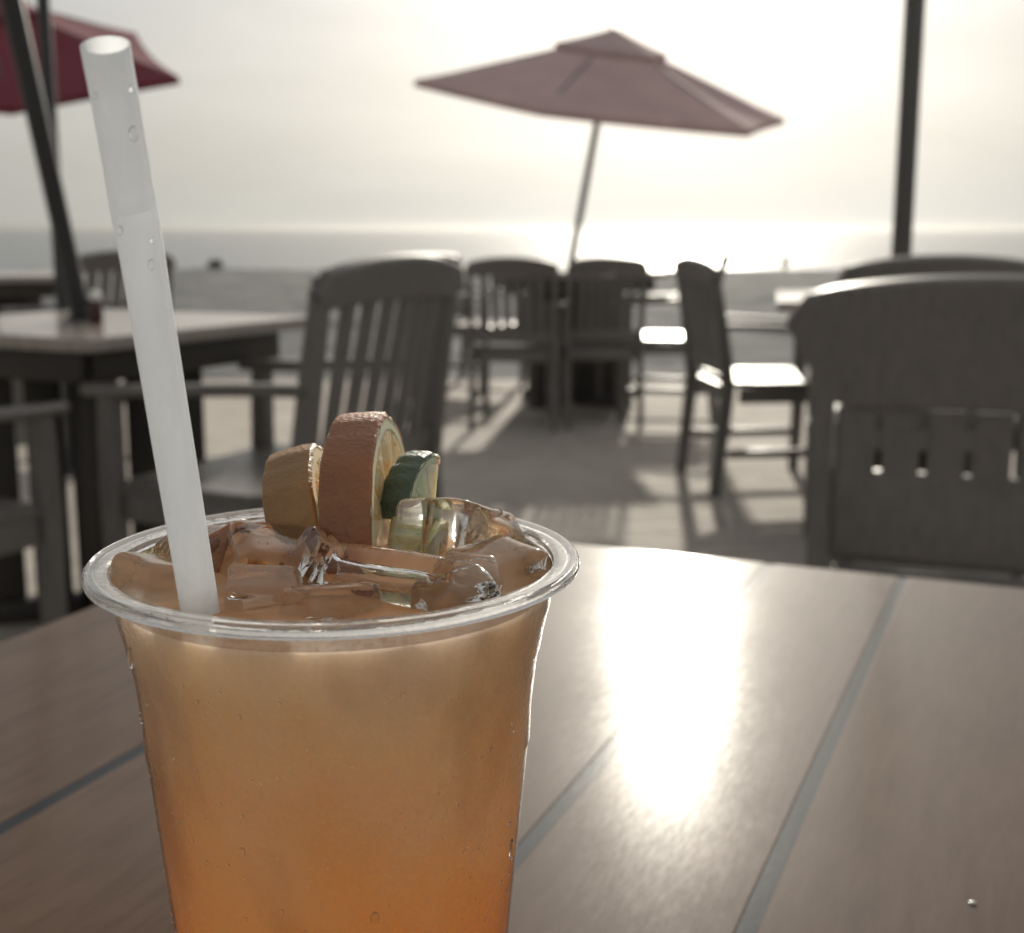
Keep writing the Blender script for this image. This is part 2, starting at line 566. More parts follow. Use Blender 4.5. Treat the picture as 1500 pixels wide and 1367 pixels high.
def umbrella(name, base, rim_c, axis, Rr, h, phi, cloth, label, pole_m, pole_r=0.019, cap=True):
    root = empty(name, base)
    ax = Vector(axis).normalized()
    inv = Vector(base)
    q = ax.to_track_quat('Z', 'Y')
    # keep the plan angle of the hexagon: axes u (right) and v (away) projected
    u = Vector((1, 0, 0)); u = (u - ax * u.dot(ax)).normalized(); vv = ax.cross(u)
    M = Matrix((u, vv, ax)).transposed().to_4x4(); M.translation = Vector(rim_c) - inv
    bm = canopy_bm(Rr, h, phi); bm.transform(M)
    o = obj('canopy', bm, cloth, root)
    o.modifiers.new('t', 'SOLIDIFY').thickness = 0.003
    if cap:
        bm = canopy_bm(Rr * 0.30, h * 0.30, phi, drop=0.03)
        bm.transform(M @ Matrix.Translation((0, 0, h * 0.75)))
        o = obj('vent_cap', bm, cloth, root); o.modifiers.new('t', 'SOLIDIFY').thickness = 0.003
    for k in range(6):
        a = phi + k * math.pi / 3
        bm = bmesh.new()
        p0 = M @ Vector((0, 0, h * 0.93)); p1 = M @ Vector((math.cos(a) * Rr * 0.985, math.sin(a) * Rr * 0.985, -0.012))
        sweep(bm, [p0.lerp(p1, f) for f in (0.02, 0.5, 1)], rect(0.014, 0.014, 0.003), up=Vector((0.3, 0.2, 0.9)))
        obj('rib', bm, pole_m, root)
    bm = bmesh.new()
    top = M @ Vector((0, 0, h * 0.98))
    sweep(bm, [Vector((0, 0, 0)), top * 0.35, top * 0.7, top], circ(pole_r, 14))
    obj('pole', bm, pole_m, root)
    bm = bmesh.new(); lathe(bm, [(0, 0.022), (0.02, 0.018), (0.026, 0.006), (0.024, 0.0), (0, 0.0)], 14)
    bm.transform(M @ Matrix.Translation((0, 0, h * 1.0)))
    obj('finial', bm, pole_m, root)
    tag(root, label, 'umbrella', 'canvas umbrellas on the patio')
    return root


UD = 7.45
rc = ray_at(886, 146, UD)
umbrella('patio_umbrella', (0.335, UD, 0.78), rc, (0.115, -0.185, 1), 1.07, 0.365, R(9), M_glare_canvas,
         'glare-paled pinkish umbrella tilted over the middle table, against the bright sky', M_metal, 0.020)
rl = ray_at(-26, 79, 7.1)
umbrella('patio_umbrella', (-2.72, 6.75, 0.78), rl, (0.109, -0.347, 1), 1.055, 0.33, R(-3.7), M_maroon,
         'dark maroon umbrella tilted at the top left corner behind the straw', M_metal, 0.020)
# the leaning pole of the left table; its canopy is above the picture
pb = Vector((-1.09, 3.27, 0.77)); ptop = ray_at(14, -10, 3.05)
d = (ptop - pb).normalized()
top = pb + d * 1.95
rootp = umbrella('patio_umbrella', pb, top - d * 0.3, (d.x, d.y, d.z), 1.1, 0.36, R(10), M_maroon,
                 'near umbrella at the left whose dark leaning pole rises from the left table', M_metal, 0.0245)
bm = bmesh.new(); lathe(bm, [(0, 0.0), (0.038, 0.0), (0.038, 0.010), (0.031, 0.016), (0.029, 0.06), (0, 0.06)], 20)
obj('pole_collar', bm, M_metal, rootp)
bm = bmesh.new(); sweep(bm, [(0.02, -0.01, 0.05), (0.05, -0.02, 0.05)], circ(0.007, 8)); add_box(bm, (0.055, -0.022, 0.05), (0.012, 0.012, 0.03), bevel=0.004)
obj('clamp_knob', bm, M_metal, rootp)

# right pole: the umbrella on it is furled above the picture
root = empty('furled_umbrella', (1.338, 4.47, 0.0))
bm = bmesh.new(); sweep(bm, [(0, 0, 0.77), (0, 0, 1.6), (0, 0, 2.9)], circ(0.034, 16)); obj('pole', bm, M_post, root)
bm = bmesh.new()
for k in range(6):
    a = k * math.pi / 3
    pr = [(0.035 + 0.028, 2.15), (0.035 + 0.045, 2.3), (0.03 + 0.035, 2.6), (0.03, 2.86)]
    sweep(bm, [(math.cos(a) * r_ * 0.75, math.sin(a) * r_ * 0.75, z) for r_, z in pr], [circ(0.036, 8), circ(0.04, 8), circ(0.034, 8), circ(0.015, 8)])
obj('canopy', bm, M_maroon, root)
tag(root, 'upright grey umbrella pole rising from the table at the right', 'umbrella', 'canvas umbrellas on the patio')

# slim upright post behind the leaning pole
root = empty('slim_post', (ray_at(93, 470, 5.3).x, 5.3, 0))
bm = bmesh.new(); sweep(bm, [(0, 0, 0.012), (0, 0, 1.5), (0, 0, 2.9)], circ(0.026, 14)); obj('shaft', bm, M_metal, root)
bm = bmesh.new(); lathe(bm, [(0, 0.0), (0.13, 0.0), (0.13, 0.012), (0.04, 0.02), (0.035, 0.09), (0, 0.09)], 24); obj('base_plate', bm, M_metal, root)
bm = bmesh.new(); lathe(bm, [(0, 2.94), (0.02, 2.93), (0.034, 2.90), (0.0, 2.90)], 14); obj('cap', bm, M_metal, root)
tag(root, 'slim dark vertical post behind the leaning umbrella pole at the left', 'post')

# small shaker beside the leaning pole
M_shk = mat('dark_red_glass', (0.06, 0.012, 0.01), 0.12)
M_cap = mat('polished_cap', (0.8, 0.78, 0.75), 0.38, Metallic=1.0)
root = empty('shaker', (*ray_at(141, 462, 3.16).xy, 0.7705))
bm = bmesh.new(); lathe(bm, [(0, 0), (0.015, 0), (0.017, 0.004), (0.017, 0.045), (0.012, 0.058), (0, 0.058)], 20); obj('bottle', bm, M_shk, root)
bm = bmesh.new(); lathe(bm, [(0, 0.0585), (0.014, 0.0585), (0.0148, 0.068), (0.011, 0.079), (0, 0.083)], 20); obj('lid', bm, M_cap, root)
tag(root, 'small dark shaker with a shiny lid beside the leaning pole', 'shaker')

# things far off at the water's edge
bm = bmesh.new(); bmesh.ops.create_icosphere(bm, subdivisions=3, radius=1.0)
for v_ in bm.verts:
    v_.co *= 1 + 0.25 * noise.noise(v_.co * 1.7); v_.co = Vector((v_.co.x * 0.22, v_.co.y * 0.18, v_.co.z * 0.17))
o = obj('rock', bm, M_rock); o.location = (ray_at(316, 388, 35.0).x, 35.0, 0.02)
tag(o, 'small dark lump on the far sand right at the waterline, left', 'rock')
bm = bmesh.new(); sweep(bm, [(0, 0, -0.3), (0, 0, 0.3), (0.01, 0, 0.75)], [circ(0.05, 10), circ(0.045, 10), circ(0.03, 10)]); add_box(bm, (0, 0, 0.1), (0.22, 0.1, 0.18), bevel=0.03)
o = obj('marker_stake', bm, M_rock); o.location = (ray_at(1150, 386, 36.5).x, 36.5, -0.05)
tag(o, 'thin stake standing at the waterline in the sun glitter', 'stake')

# ------------------------------------------------------------------ near table
TZ = 0.780
ang_t = R(-22.7)
U = Vector((math.cos(ang_t), math.sin(ang_t), 0)); V = Vector((-math.sin(ang_t), math.cos(ang_t), 0))


def top_material(name, dark, light):
    m = mat(name, light, 0.3); t = NT(m)
    co = t.coord((9, 1.3, 1)); co2 = t.coord()
    g = t.noise(co, 16, 7, 0.62, 0.6); g2 = t.noise(co2, 7, 5, 0.6); sp = t.noise(t.coord((5.0, 1.0, 1), (0, 0, R(70))), 120, 3, 0.7)
    mx = t.n.new('ShaderNodeMix'); mx.data_type = 'RGBA'; mx.inputs['Factor'].default_value = 0.45
    t.l.new(t.ramp(g, [(0.3, dark), (0.7, light)]), mx.inputs['A'])
    t.l.new(t.ramp(g2, [(0.3, dark), (0.7, light)]), mx.inputs['B'])
    t.set(mx.outputs['Result'], 'Base Color')
    r = t.math('ADD', t.math('MULTIPLY', sp, 0.10), t.math('MULTIPLY', g2, 0.10))
    t.set(t.math('ADD', r, 0.05), 'Coat Roughness')
    t.b.inputs['Coat Weight'].default_value = 0.42
    t.b.inputs['Coat IOR'].default_value = 1.38
    t.set(t.math('ADD', r, 0.5), 'Roughness')
    nb = t.bump(sp, 0.10, 0.0006)
    t.bump(t.noise(co2, 420, 2), 0.06, 0.0004, prev=nb)
    t.b.inputs['Specular IOR Level'].default_value = 0.02
    return m


M_plank = top_material('brown_laminate', (0.074, 0.047, 0.034), (0.140, 0.094, 0.070))
M_joint = top_material('dark_inlay', (0.018, 0.021, 0.028), (0.034, 0.038, 0.046))
M_joint.node_tree.nodes['Principled BSDF'].inputs['Coat Weight'].default_value = 0.4
root = empty('cafe_table', (0, 0, 0), ang_t)
u0, u1, v0, v1 = -0.512, 0.388, -0.066, 0.834
joints = [-0.348, -0.162, -0.076, 0.105, 0.27]
edges = [u0] + joints + [u1]
jw = 0.0033
for a, b in zip(edges[:-1], edges[1:]):
    lo = a + (jw if a > u0 else 0); hi = b - (jw if b < u1 else 0)
    bm = bmesh.new()
    add_box(bm, ((lo + hi) / 2, (v0 + v1) / 2, TZ - 0.012), (hi - lo, v1 - v0, 0.024), bevel=0.0004)
    obj('plank', bm, M_plank, root, smooth=False)
for j in joints:
    bm = bmesh.new()
    n = 40; prev = None
    for i in range(n + 1):
        y = v0 + 0.002 + (v1 - v0 - 0.004) * i / n
        zz = TZ - 0.0003
        a_ = bm.verts.new((j - jw - 0.001, y, zz)); b_ = bm.verts.new((j + jw + 0.001, y, zz))
        c_ = bm.verts.new((j - jw - 0.001, y, zz - 0.004)); d_ = bm.verts.new((j + jw + 0.001, y, zz - 0.004))
        if prev:
            bm.faces.new([prev[0], prev[1], b_, a_]); bm.faces.new([prev[2], c_, d_, prev[3]])
        prev = (a_, b_, c_, d_)
    obj('inlay_strip', bm, M_joint, root)
bm = bmesh.new()
add_box(bm, ((u0 + u1) / 2, (v0 + v1) / 2, TZ - 0.036), (u1 - u0 - 0.02, v1 - v0 - 0.02, 0.022), bevel=0.003)
obj('underframe', bm, M_frame, root)
for sx in (u0 + 0.07, u1 - 0.07):
    for sy in (v0 + 0.07, v1 - 0.07):
        bm = bmesh.new(); add_box(bm, (sx, sy, (TZ - 0.048) / 2), (0.06, 0.06, TZ - 0.048), bevel=0.005); obj('leg', bm, M_frame, root)
tag(root, 'brown foreground table with dark inlaid lines and a blazing sun glint', 'table', TGRP)

bm = bmesh.new(); bmesh.ops.create_icosphere(bm, subdivisions=2, radius=0.0008)
for v_ in bm.verts: v_.co *= 1 + 0.5 * noise.noise(v_.co * 2500); v_.co.z *= 0.6; v_.co.x *= 1.5
p_ = ray_at(1425, 1318, 0.392); o = obj('crumb', bm, M_whitep); o.location = (p_.x, p_.y, TZ + 0.0004)
tag(o, 'tiny white crumb on the brown foreground table near the bottom right corner', 'crumb')

# ------------------------------------------------------------------ the plastic cup
CUP = Vector((-0.0342, 0.2427, TZ))
RIM = 0.9375 - TZ
prof = [(0.0483, 0), (0.0427, -0.0086), (0.0411, -0.015), (0.0398, -0.021), (0.0390, -0.030), (0.0384, -0.037), (0.0367, -0.0546), (0.0345, -0.077), (0.0312, -0.115), (0.0288, -0.146)]


KR = 0.977


def cup_r(dz):     # outer wall radius at dz below the rim
    p = prof[1:]
    if dz >= p[0][1]: return (p[0][0] + (dz - p[0][1]) * 0.05) * KR
    for (r0, z0), (r1, z1) in zip(p[:-1], p[1:]):
        if z1 <= dz <= z0: return (r0 + (r1 - r0) * (z0 - dz) / (z0 - z1)) * KR
    return p[-1][0]


# thin clear plastic: what is not reflected goes straight through
M_clear = bpy.data.materials.new('clear_cup_plastic'); M_clear.use_nodes = True
t = NT(M_clear); t.n.remove(t.b)
o_ = t.n['Material Output']
trn = t.n.new('ShaderNodeBsdfTransparent'); trn.inputs[0].default_value = (0.97, 0.965, 0.95, 1)
gls = t.n.new('ShaderNodeBsdfGlossy'); gls.inputs['Roughness'].default_value = 0.12
dif = t.n.new('ShaderNodeBsdfTranslucent'); dif.inputs[0].default_value = (0.85, 0.82, 0.78, 1)
dif2 = t.n.new('ShaderNodeBsdfDiffuse'); dif2.inputs[0].default_value = (0.7, 0.68, 0.65, 1)
fr = t.n.new('ShaderNodeFresnel'); fr.inputs['IOR'].default_value = 1.42
co = t.coord()
vor = t.new('ShaderNodeTexVoronoi', Scale=900.0); t.l.new(co, vor.inputs['Vector'])
dropn = t.noise(co, 45, 3)
bmp = t.n.new('ShaderNodeBump'); bmp.inputs['Strength'].default_value = 0.35; bmp.inputs['Distance'].default_value = 0.0005
t.l.new(t.math('MULTIPLY', vor.outputs['Distance'], t.ramp(dropn, [(0.42, (0.1, 0.1, 0.1)), (0.62, (1, 1, 1))])), bmp.inputs['Height'])
t.l.new(bmp.outputs[0], gls.inputs['Normal']); t.l.new(bmp.outputs[0], fr.inputs['Normal'])
fog = t.n.new('ShaderNodeMixShader')     # breath of condensation on the wall
t.l.new(t.math('MULTIPLY', t.ramp(t.noise(co, 28, 4), [(0.35, (0.06, 0.06, 0.06)), (0.75, (0.27, 0.27, 0.27))]), t.math('ADD', 0.45, t.math('MULTIPLY', vor.outputs['Distance'], 1.1))), fog.inputs[0])
dm = t.n.new('ShaderNodeMixShader'); dm.inputs[0].default_value = 0.5
t.l.new(dif.outputs[0], dm.inputs[1]); t.l.new(dif2.outputs[0], dm.inputs[2])
t.l.new(trn.outputs[0], fog.inputs[1]); t.l.new(dm.outputs[0], fog.inputs[2])
mx = t.n.new('ShaderNodeMixShader')
t.l.new(fr.outputs[0], mx.inputs[0]); t.l.new(fog.outputs[0], mx.inputs[1]); t.l.new(gls.outputs[0], mx.inputs[2])
t.l.new(mx.outputs[0], o_.inputs[0])

M_rim = bpy.data.materials.new('clear_rim_plastic'); M_rim.use_nodes = True
t = NT(M_rim)
t.b.inputs['Base Color'].default_value = (0.95, 0.94, 0.92, 1); t.b.inputs['Roughness'].default_value = 0.05
t.b.inputs['Transmission Weight'].default_value = 0.92; t.b.inputs['IOR'].default_value = 1.5
co = t.coord((1, 1, 1))
t.bump(t.noise(co, 190, 4, 0.6), 0.16, 0.0007)

root = empty('plastic_cup', CUP)
bm = bmesh.new()
wall = [(0.0, 0.004), (0.024, 0.004), (0.0266, 0.0), (0.0281, 0.003)]
wall += [(cup_r(dz), RIM + dz) for dz in (-0.146, -0.13, -0.115, -0.1, -0.088, -0.077, -0.066, -0.0546, -0.046, -0.0375)]
wall += [(0.0387 * KR, RIM - 0.0365), (0.0389 * KR, RIM - 0.030), (0.0399 * KR, RIM - 0.021), (0.0404 * KR, RIM - 0.0182), (0.0407 * KR, RIM - 0.0176), (0.0416 * KR, RIM - 0.013), (0.0427 * KR, RIM - 0.0086), (0.0431 * KR, RIM - 0.003), (0.0432 * KR, RIM - 0.0018)]
lathe(bm, wall, 128)
obj('cup_wall', bm, M_clear, root)
bm = bmesh.new()
# rolled lip: flares out from the wall, bead on the outside
lip = [(0.0430, -0.0016), (0.0433, -0.0004), (0.0440, 0.0001), (0.0455, 0.0001), (0.0468, 0.0004), (0.0477, 0.0004), (0.0483, -0.0002), (0.0485, -0.0010), (0.0482, -0.0018), (0.0475, -0.0022), (0.0468, -0.0019), (0.0462, -0.0011), (0.0448, -0.0012), (0.0438, -0.0018), (0.0434, -0.0026)]
lathe(bm, [(r_ * KR, RIM + z) for r_, z in lip], 160, close=True)
obj('rim', bm, M_rim, root)
tag(root, 'clear plastic cup full of orange drink on the foreground table', 'cup')

# condensation: beads and runs of water on the outside of the wall
M_water = mat('water_bead', (1, 1, 1), 0.03, IOR=1.33); M_water.node_tree.nodes['Principled BSDF'].inputs['Transmission Weight'].default_value = 1.0
bm = bmesh.new()
for k in range(260):
    dz = -0.014 - 0.075 * random.random(); a = random.uniform(0, 2 * math.pi) if k < 70 else random.uniform(R(190), R(350))
    r_ = cup_r(dz); s = random.choice([0.0002, 0.00024, 0.0003, 0.00036, 0.00048]) * random.uniform(0.7, 1.2)
    if k % 23 == 0: s *= 1.7
    tmp = bmesh.new(); bmesh.ops.create_icosphere(tmp, subdivisions=2, radius=1.0)
    st = 1 + 2.2 * (k % 23 == 0) * random.random()
    for v_ in tmp.verts: v_.co = Vector((v_.co.x * s * 0.5, v_.co.y * s, v_.co.z * s * st))
    q = Matrix.Rotation(a, 4, 'Z'); q.translation = Vector((math.cos(a) * (r_ + 0.00005), math.sin(a) * (r_ + 0.00005), RIM + dz))
    tmp.transform(q); merge(bm, tmp)
tag(obj('condensation_beads', bm, M_water, root), kind='stuff')

# the drink
LIQ = 0.9320 - TZ
M_drink = mat('orange_drink', (0.8, 0.4, 0.15), 0.12)
t = NT(M_drink)
geo = t.n.new('ShaderNodeTexCoord'); sep = t.n.new('ShaderNodeSeparateXYZ'); t.l.new(geo.outputs['Object'], sep.inputs[0])
w = t.noise(t.coord((1, 1, 0.6)), 34, 4, 0.6, 0.5)
zf = t.math('ADD', t.math('DIVIDE', sep.outputs['Z'], LIQ), t.math('MULTIPLY', t.math('SUBTRACT', w, 0.5), 0.55))
colr = t.ramp(zf, [(0.40, (0.96, 0.46, 0.11)), (0.58, (0.96, 0.60, 0.25)), (0.76, (0.95, 0.71, 0.45)), (0.90, (0.94, 0.79, 0.61)), (0.995, (0.84, 0.72, 0.60))])
cloud = t.ramp(t.noise(t.coord((1, 1, 0.55), (0.3, 0.2, 0.4)), 42, 3, 0.5, 0.4), [(0.32, (0.80, 0.75, 0.68)), (0.48, (0.97, 0.965, 0.95)), (0.68, (1.0, 1.0, 1.0))])
mul = t.n.new('ShaderNodeMix'); mul.data_type = 'RGBA'; mul.blend_type = 'MULTIPLY'; mul.inputs['Factor'].default_value = 1.0
t.l.new(colr, mul.inputs['A']); t.l.new(cloud, mul.inputs['B']); colr = mul.outputs['Result']
t.set(colr, 'Base Color')
t.b.inputs['Subsurface Weight'].default_value = 1.0
t.b.inputs['Subsurface Radius'].default_value = (1.0, 0.75, 0.55)
t.b.inputs['Subsurface Scale'].default_value = 0.03
t.b.inputs['Subsurface Anisotropy'].default_value = 0.6
t.b.inputs['IOR'].default_value = 1.34
tl = t.n.new('ShaderNodeBsdfTranslucent'); t.l.new(colr, tl.inputs[0])
mx = t.n.new('ShaderNodeMixShader'); mx.inputs[0].default_value = 0.8
t.l.new(t.b.outputs[0], mx.inputs[1]); t.l.new(tl.outputs[0], mx.inputs[2]); t.l.new(mx.outputs[0], t.n['Material Output'].inputs[0])
bm = bmesh.new()
pr = [(0.0, 0.0052), (0.022, 0.0052), (0.0262, 0.008)]
pr += [(cup_r(z - RIM) - 0.0006, z) for z in frange(0.014, LIQ - 0.0012, 24)]
pr += [(cup_r(LIQ - RIM) - 0.0006, LIQ - 0.0004), (0.0404 * KR, LIQ - 0.0008)]
pr += [(r_, LIQ - 0.0008) for r_ in (0.0385, 0.036, 0.032, 0.028, 0.024, 0.02, 0.016, 0.012, 0.008, 0.004)] + [(0, LIQ - 0.0008)]
lathe(bm, pr, 96)
for v_ in bm.verts:
    rr = math.hypot(v_.co.x, v_.co.y)
    if v_.co.z > LIQ - 0.001 and rr < 0.0375:
        v_.co.z += 0.0011 * noise.noise(Vector((v_.co.x, v_.co.y, 0)) * 120)
o = obj('orange_drink', bm, M_drink); o.location = CUP
tag(o, 'cloudy orange drink filling the clear cup, paler towards the top', 'drink')

# ------------------------------------------------------------------ ice
M_ice = mat('clear_ice', (0.985, 0.985, 0.98), 0.03, IOR=1.31)
t = NT(M_ice); t.b.inputs['Transmission Weight'].default_value = 1.0
co = t.coord()
nb = t.bump(t.noise(co, 150, 3, 0.5, 0.6), 0.22, 0.0012)
IGRP = 'pieces of ice floating in the cup'


def tube_ice(loc, r, hole, ln, rot, label, seed):
    bm = bmesh.new()
    h = ln / 2; e = r * 0.16
    p = [(hole * 1.25, -h), (r - e, -h), (r - e * 0.3, -h + e * 0.3), (r, -h + e), (r * 1.03, 0), (r, h - e), (r - e * 0.3, h - e * 0.3), (r - e, h), (hole * 1.25, h), (hole, h - e), (hole * 0.9, 0), (hole, -h + e)]
    lathe(bm, p, 40, close=True)
    for v_ in bm.verts:
        n_ = noise.noise_vector(v_.co * 110 + Vector((seed, seed * 2, 0)))
        v_.co += n_ * r * 0.09
    o = obj('ice_tube', bm, M_ice, sub=1); o.location = loc; o.rotation_euler = rot
    tag(o, label, 'ice', IGRP)


def ice_chunk(loc, s, rot, label, seed):
    bm = bmesh.new(); bmesh.ops.create_cube(bm, size=2.0)
    bmesh.ops.bevel(bm, geom=bm.edges[:], offset=0.40, segments=3, profile=0.55, affect='EDGES')
    bmesh.ops.subdivide_edges(bm, edges=bm.edges[:], cuts=1, use_grid_fill=True)
    for v_ in bm.verts:
        v_.co = Vector((v_.co.x * s[0], v_.co.y * s[1], v_.co.z * s[2])) * (1 + 0.14 * noise.noise(v_.co * 0.9 + Vector((seed, 0, 0))))
    o = obj('ice_chunk', bm, M_ice, sub=2); o.location = loc; o.rotation_euler = rot
    tag(o, label, 'ice', IGRP)


tube_ice(ray_at(650, 826, 0.262) + Vector((0.0004, 0, 0.0043)), 0.0118, 0.0046, 0.017, (R(-16), R(12), 0.3), 'upright hollow ice piece with a round hole, right of the lime', 1)
tube_ice(ray_at(566, 878, 0.236) + Vector((0.0004, 0, 0.0043)), 0.0056, 0.0016, 0.024, (R(90), R(14), R(62)), 'ice cylinder lying across the front with a bright streak along it', 2)
ice_chunk(ray_at(716, 824, 0.261) + Vector((0.0004, 0, 0.0043)), (0.0052, 0.0055, 0.0062), (0.3, 0.4, 0.5), 'small square ice block against the right inner wall', 3)
ice_chunk(ray_at(722, 876, 0.246) + Vector((0.0004, 0, 0.0043)), (0.0085, 0.0078, 0.0058), (0.1, -0.12, 0.7), 'flat ice slab at the right front edge of the drink', 4)
ice_chunk(ray_at(392, 868, 0.252) + Vector((0.0004, 0, 0.0043)), (0.0090, 0.010, 0.0080), (0.2, 0.2, 0.4), 'clear ice lump between the straw and the tall orange slice', 5)
ice_chunk(ray_at(447, 862, 0.246) + Vector((0.0004, 0, 0.0043)), (0.0028, 0.006, 0.0078), (0.2, 0.5, 0.5), 'thin upright ice shard in front of the paler orange slice', 8)
ice_chunk(ray_at(208, 884, 0.238) + Vector((0.0022, 0, 0.0043)), (0.0068, 0.006, 0.0046), (0.1, 0.3, 0.9), 'bubbly ice lump at the far left of the cup, left of the straw', 6)
ice_chunk(ray_at(692, 884, 0.236) + Vector((0.0004, 0, 0.0043)), (0.005, 0.006, 0.0036), (0.3, 0.1, 0.2), 'little yellowish ice bit in front of the hollow piece', 7)
ice_chunk(ray_at(282, 858, 0.262) + Vector((0.0022, 0, 0.0043)), (0.0095, 0.006, 0.0070), (0.1, -0.1, 0.94), 'wide sheet of ice behind the straw along the left wall', 9)

ice_chunk(ray_at(386, 899, 0.234) + Vector((0.0004, 0, 0.0043)), (0.0070, 0.006, 0.0034), (0.25, 0.1, 0.2), 'low melting ice piece beside the foot of the straw', 10)
ice_chunk(ray_at(486, 914, 0.228) + Vector((0.0004, 0, 0.0043)), (0.0085, 0.006, 0.0034), (-0.2, 0.15, 0.8), 'half sunk ice piece near the front rim, below the lying cylinder', 11)
ice_chunk(ray_at(668, 908, 0.230) + Vector((0.0004, 0, 0.0043)), (0.0070, 0.006, 0.0034), (0.2, -0.2, 0.4), 'half sunk ice piece by the right front rim', 12)

# ------------------------------------------------------------------ fruit
def peel_mat(name, base, pit):
    m = mat(name, base, 0.5); t = NT(m); co = t.coord()
    vz = t.new('ShaderNodeTexVoronoi', Scale=900.0); t.l.new(co, vz.inputs['Vector'])
    n1 = t.noise(co, 420, 3, 0.6); n2 = t.noise(co, 60, 4)
    t.set(t.ramp(n2, [(0.3, [c * 0.75 for c in base]), (0.7, [min(1, c * 1.2) for c in base])]), 'Base Color')
    nb = t.bump(vz.outputs['Distance'], pit, 0.0006)
    t.bump(n1, pit, 0.0008, prev=nb)
    t.b.inputs['Subsurface Weight'].default_value = 0.5
    t.b.inputs['Subsurface Radius'].default_value = (1.0, 0.4, 0.15)
    t.b.inputs['Subsurface Scale'].default_value = 0.004
    return m


def flesh_mat(name, base, pale):
    m = mat(name, base, 0.2); t = NT(m); co = t.coord()
    n1 = t.noise(t.coord((1, 1, 1)), 260, 4, 0.6, 1.0)
    t.set(t.ramp(n1, [(0.35, base), (0.62, pale)]), 'Base Color')
    t.bump(n1, 0.5, 0.0008)
    t.b.inputs['Subsurface Weight'].default_value = 0.9
    t.b.inputs['Subsurface Radius'].default_value = (1.0, 0.6, 0.3)
    t.b.inputs['Subsurface Scale'].default_value = 0.008
    return m


M_opeel = peel_mat('orange_peel', (0.31, 0.125, 0.05), 0.45)
M_opeel2 = peel_mat('pale_orange_peel', (0.34, 0.18, 0.065), 0.35)
M_lpeel = peel_mat('lime_peel', (0.075, 0.11, 0.062), 0.25)
M_oflesh = flesh_mat('orange_flesh', (0.78, 0.42, 0.14), (0.85, 0.66, 0.4))
M_lflesh = flesh_mat('lime_flesh', (0.55, 0.62, 0.35), (0.8, 0.8, 0.6))
M_pith = mat('pith', (0.78, 0.66, 0.46), 0.6, **{'Subsurface Weight': 0.8, 'Subsurface Scale': 0.004})


def slice_piece(name, loc, Rr, th, a0, a1, rot, peel, flesh, label, cat, group=None, peel_t=0.0022):
    """thick sector of a citrus wheel: wheel in local YZ (camera side = -Y), thickness along X"""
    root = empty(name, loc); root.rotation_euler = rot
    n = 26

    def arc(r_, ins, xoff):
        return [(-r_ * math.cos(a0 + (a1 - a0) * i / n), r_ * math.sin(a0 + (a1 - a0) * i / n)) for i in range(n + 1)]
    # peel: curved shell with a rounded cross-section
    bm = bmesh.new()
    sec = [(-th / 2 + 0.0005, 0), (-th / 2, -0.0008), (-th / 2, -peel_t * 0.45), (th / 2, -peel_t * 0.45), (th / 2, -0.0008), (th / 2 - 0.0005, 0), (th * 0.25, 0.0003), (-th * 0.25, 0.0003)]
    rings = []
    for i in range(n + 1):
        a = a0 + (a1 - a0) * i / n
        ww = 1 + 0.012 * math.sin(9 * a) + 0.01 * math.sin(23 * a + 1)
        rings.append([bm.verts.new((x, -(Rr * ww + dr) * math.cos(a), (Rr * ww + dr) * math.sin(a))) for x, dr in sec])
    m_ = len(sec)
    for i in range(n):
        for k in range(m_): bm.faces.new([rings[i][k], rings[i][(k + 1) % m_], rings[i + 1][(k + 1) % m_], rings[i + 1][k]])
    bm.faces.new(rings[0][::-1]); bm.faces.new(rings[-1])
    obj('peel', bm, peel, root)
    # pith band just inside the peel
    bm = bmesh.new(); rings = []
    for i in range(n + 1):
        a = a0 + (a1 - a0) * i / n
        rings.append([bm.verts.new((x, -r_ * math.cos(a), r_ * math.sin(a))) for x, r_ in ((-th / 2 + 0.0001, Rr - peel_t * 0.4), (th / 2 - 0.0001, Rr - peel_t * 0.4), (th / 2 - 0.0001, Rr - peel_t * 1.5), (-th / 2 + 0.0001, Rr - peel_t * 1.5))])
    for i in range(n):
        for k in range(4): bm.faces.new([rings[i][k], rings[i][(k + 1) % 4], rings[i + 1][(k + 1) % 4], rings[i + 1][k]])
    bm.faces.new(rings[0][::-1]); bm.faces.new(rings[-1])
    obj('pith', bm, M_pith, root)
    # flesh segments, each its own wedge with a little gap
    nseg = max(1, round((a1 - a0) / R(36)))
    for s in range(nseg):
        b0 = a0 + (a1 - a0) * s / nseg + R(1.2); b1 = a0 + (a1 - a0) * (s + 1) / nseg - R(1.2)
        bm = bmesh.new(); r1 = Rr - peel_t * 1.45
        ring = [(-0.0016 * math.cos((b0 + b1) / 2), 0.0016 * math.sin((b0 + b1) / 2))] + [(-r1 * math.cos(b0 + (b1 - b0) * i / 6), r1 * math.sin(b0 + (b1 - b0) * i / 6)) for i in range(7)]
        L0 = [bm.verts.new((-th / 2 + 0.0003, y, z)) for y, z in ring]; L1 = [bm.verts.new((th / 2 - 0.0003, y, z)) for y, z in ring]
        cen = Vector((0, sum(p[0] for p in ring) / len(ring), sum(p[1] for p in ring) / len(ring)))
        k0 = bm.verts.new((-th / 2 - 0.0004, cen.y, cen.z)); k1 = bm.verts.new((th / 2 + 0.0004, cen.y, cen.z))
        q = len(ring)
        for i in range(q):
            bm.faces.new([L0[i], L0[(i + 1) % q], L1[(i + 1) % q], L1[i]])
            bm.faces.new([L0[(i + 1) % q], L0[i], k0]); bm.faces.new([L1[i], L1[(i + 1) % q], k1])
        obj('flesh_segment', bm, flesh, root)
    tag(root, label, cat, group)
    return root


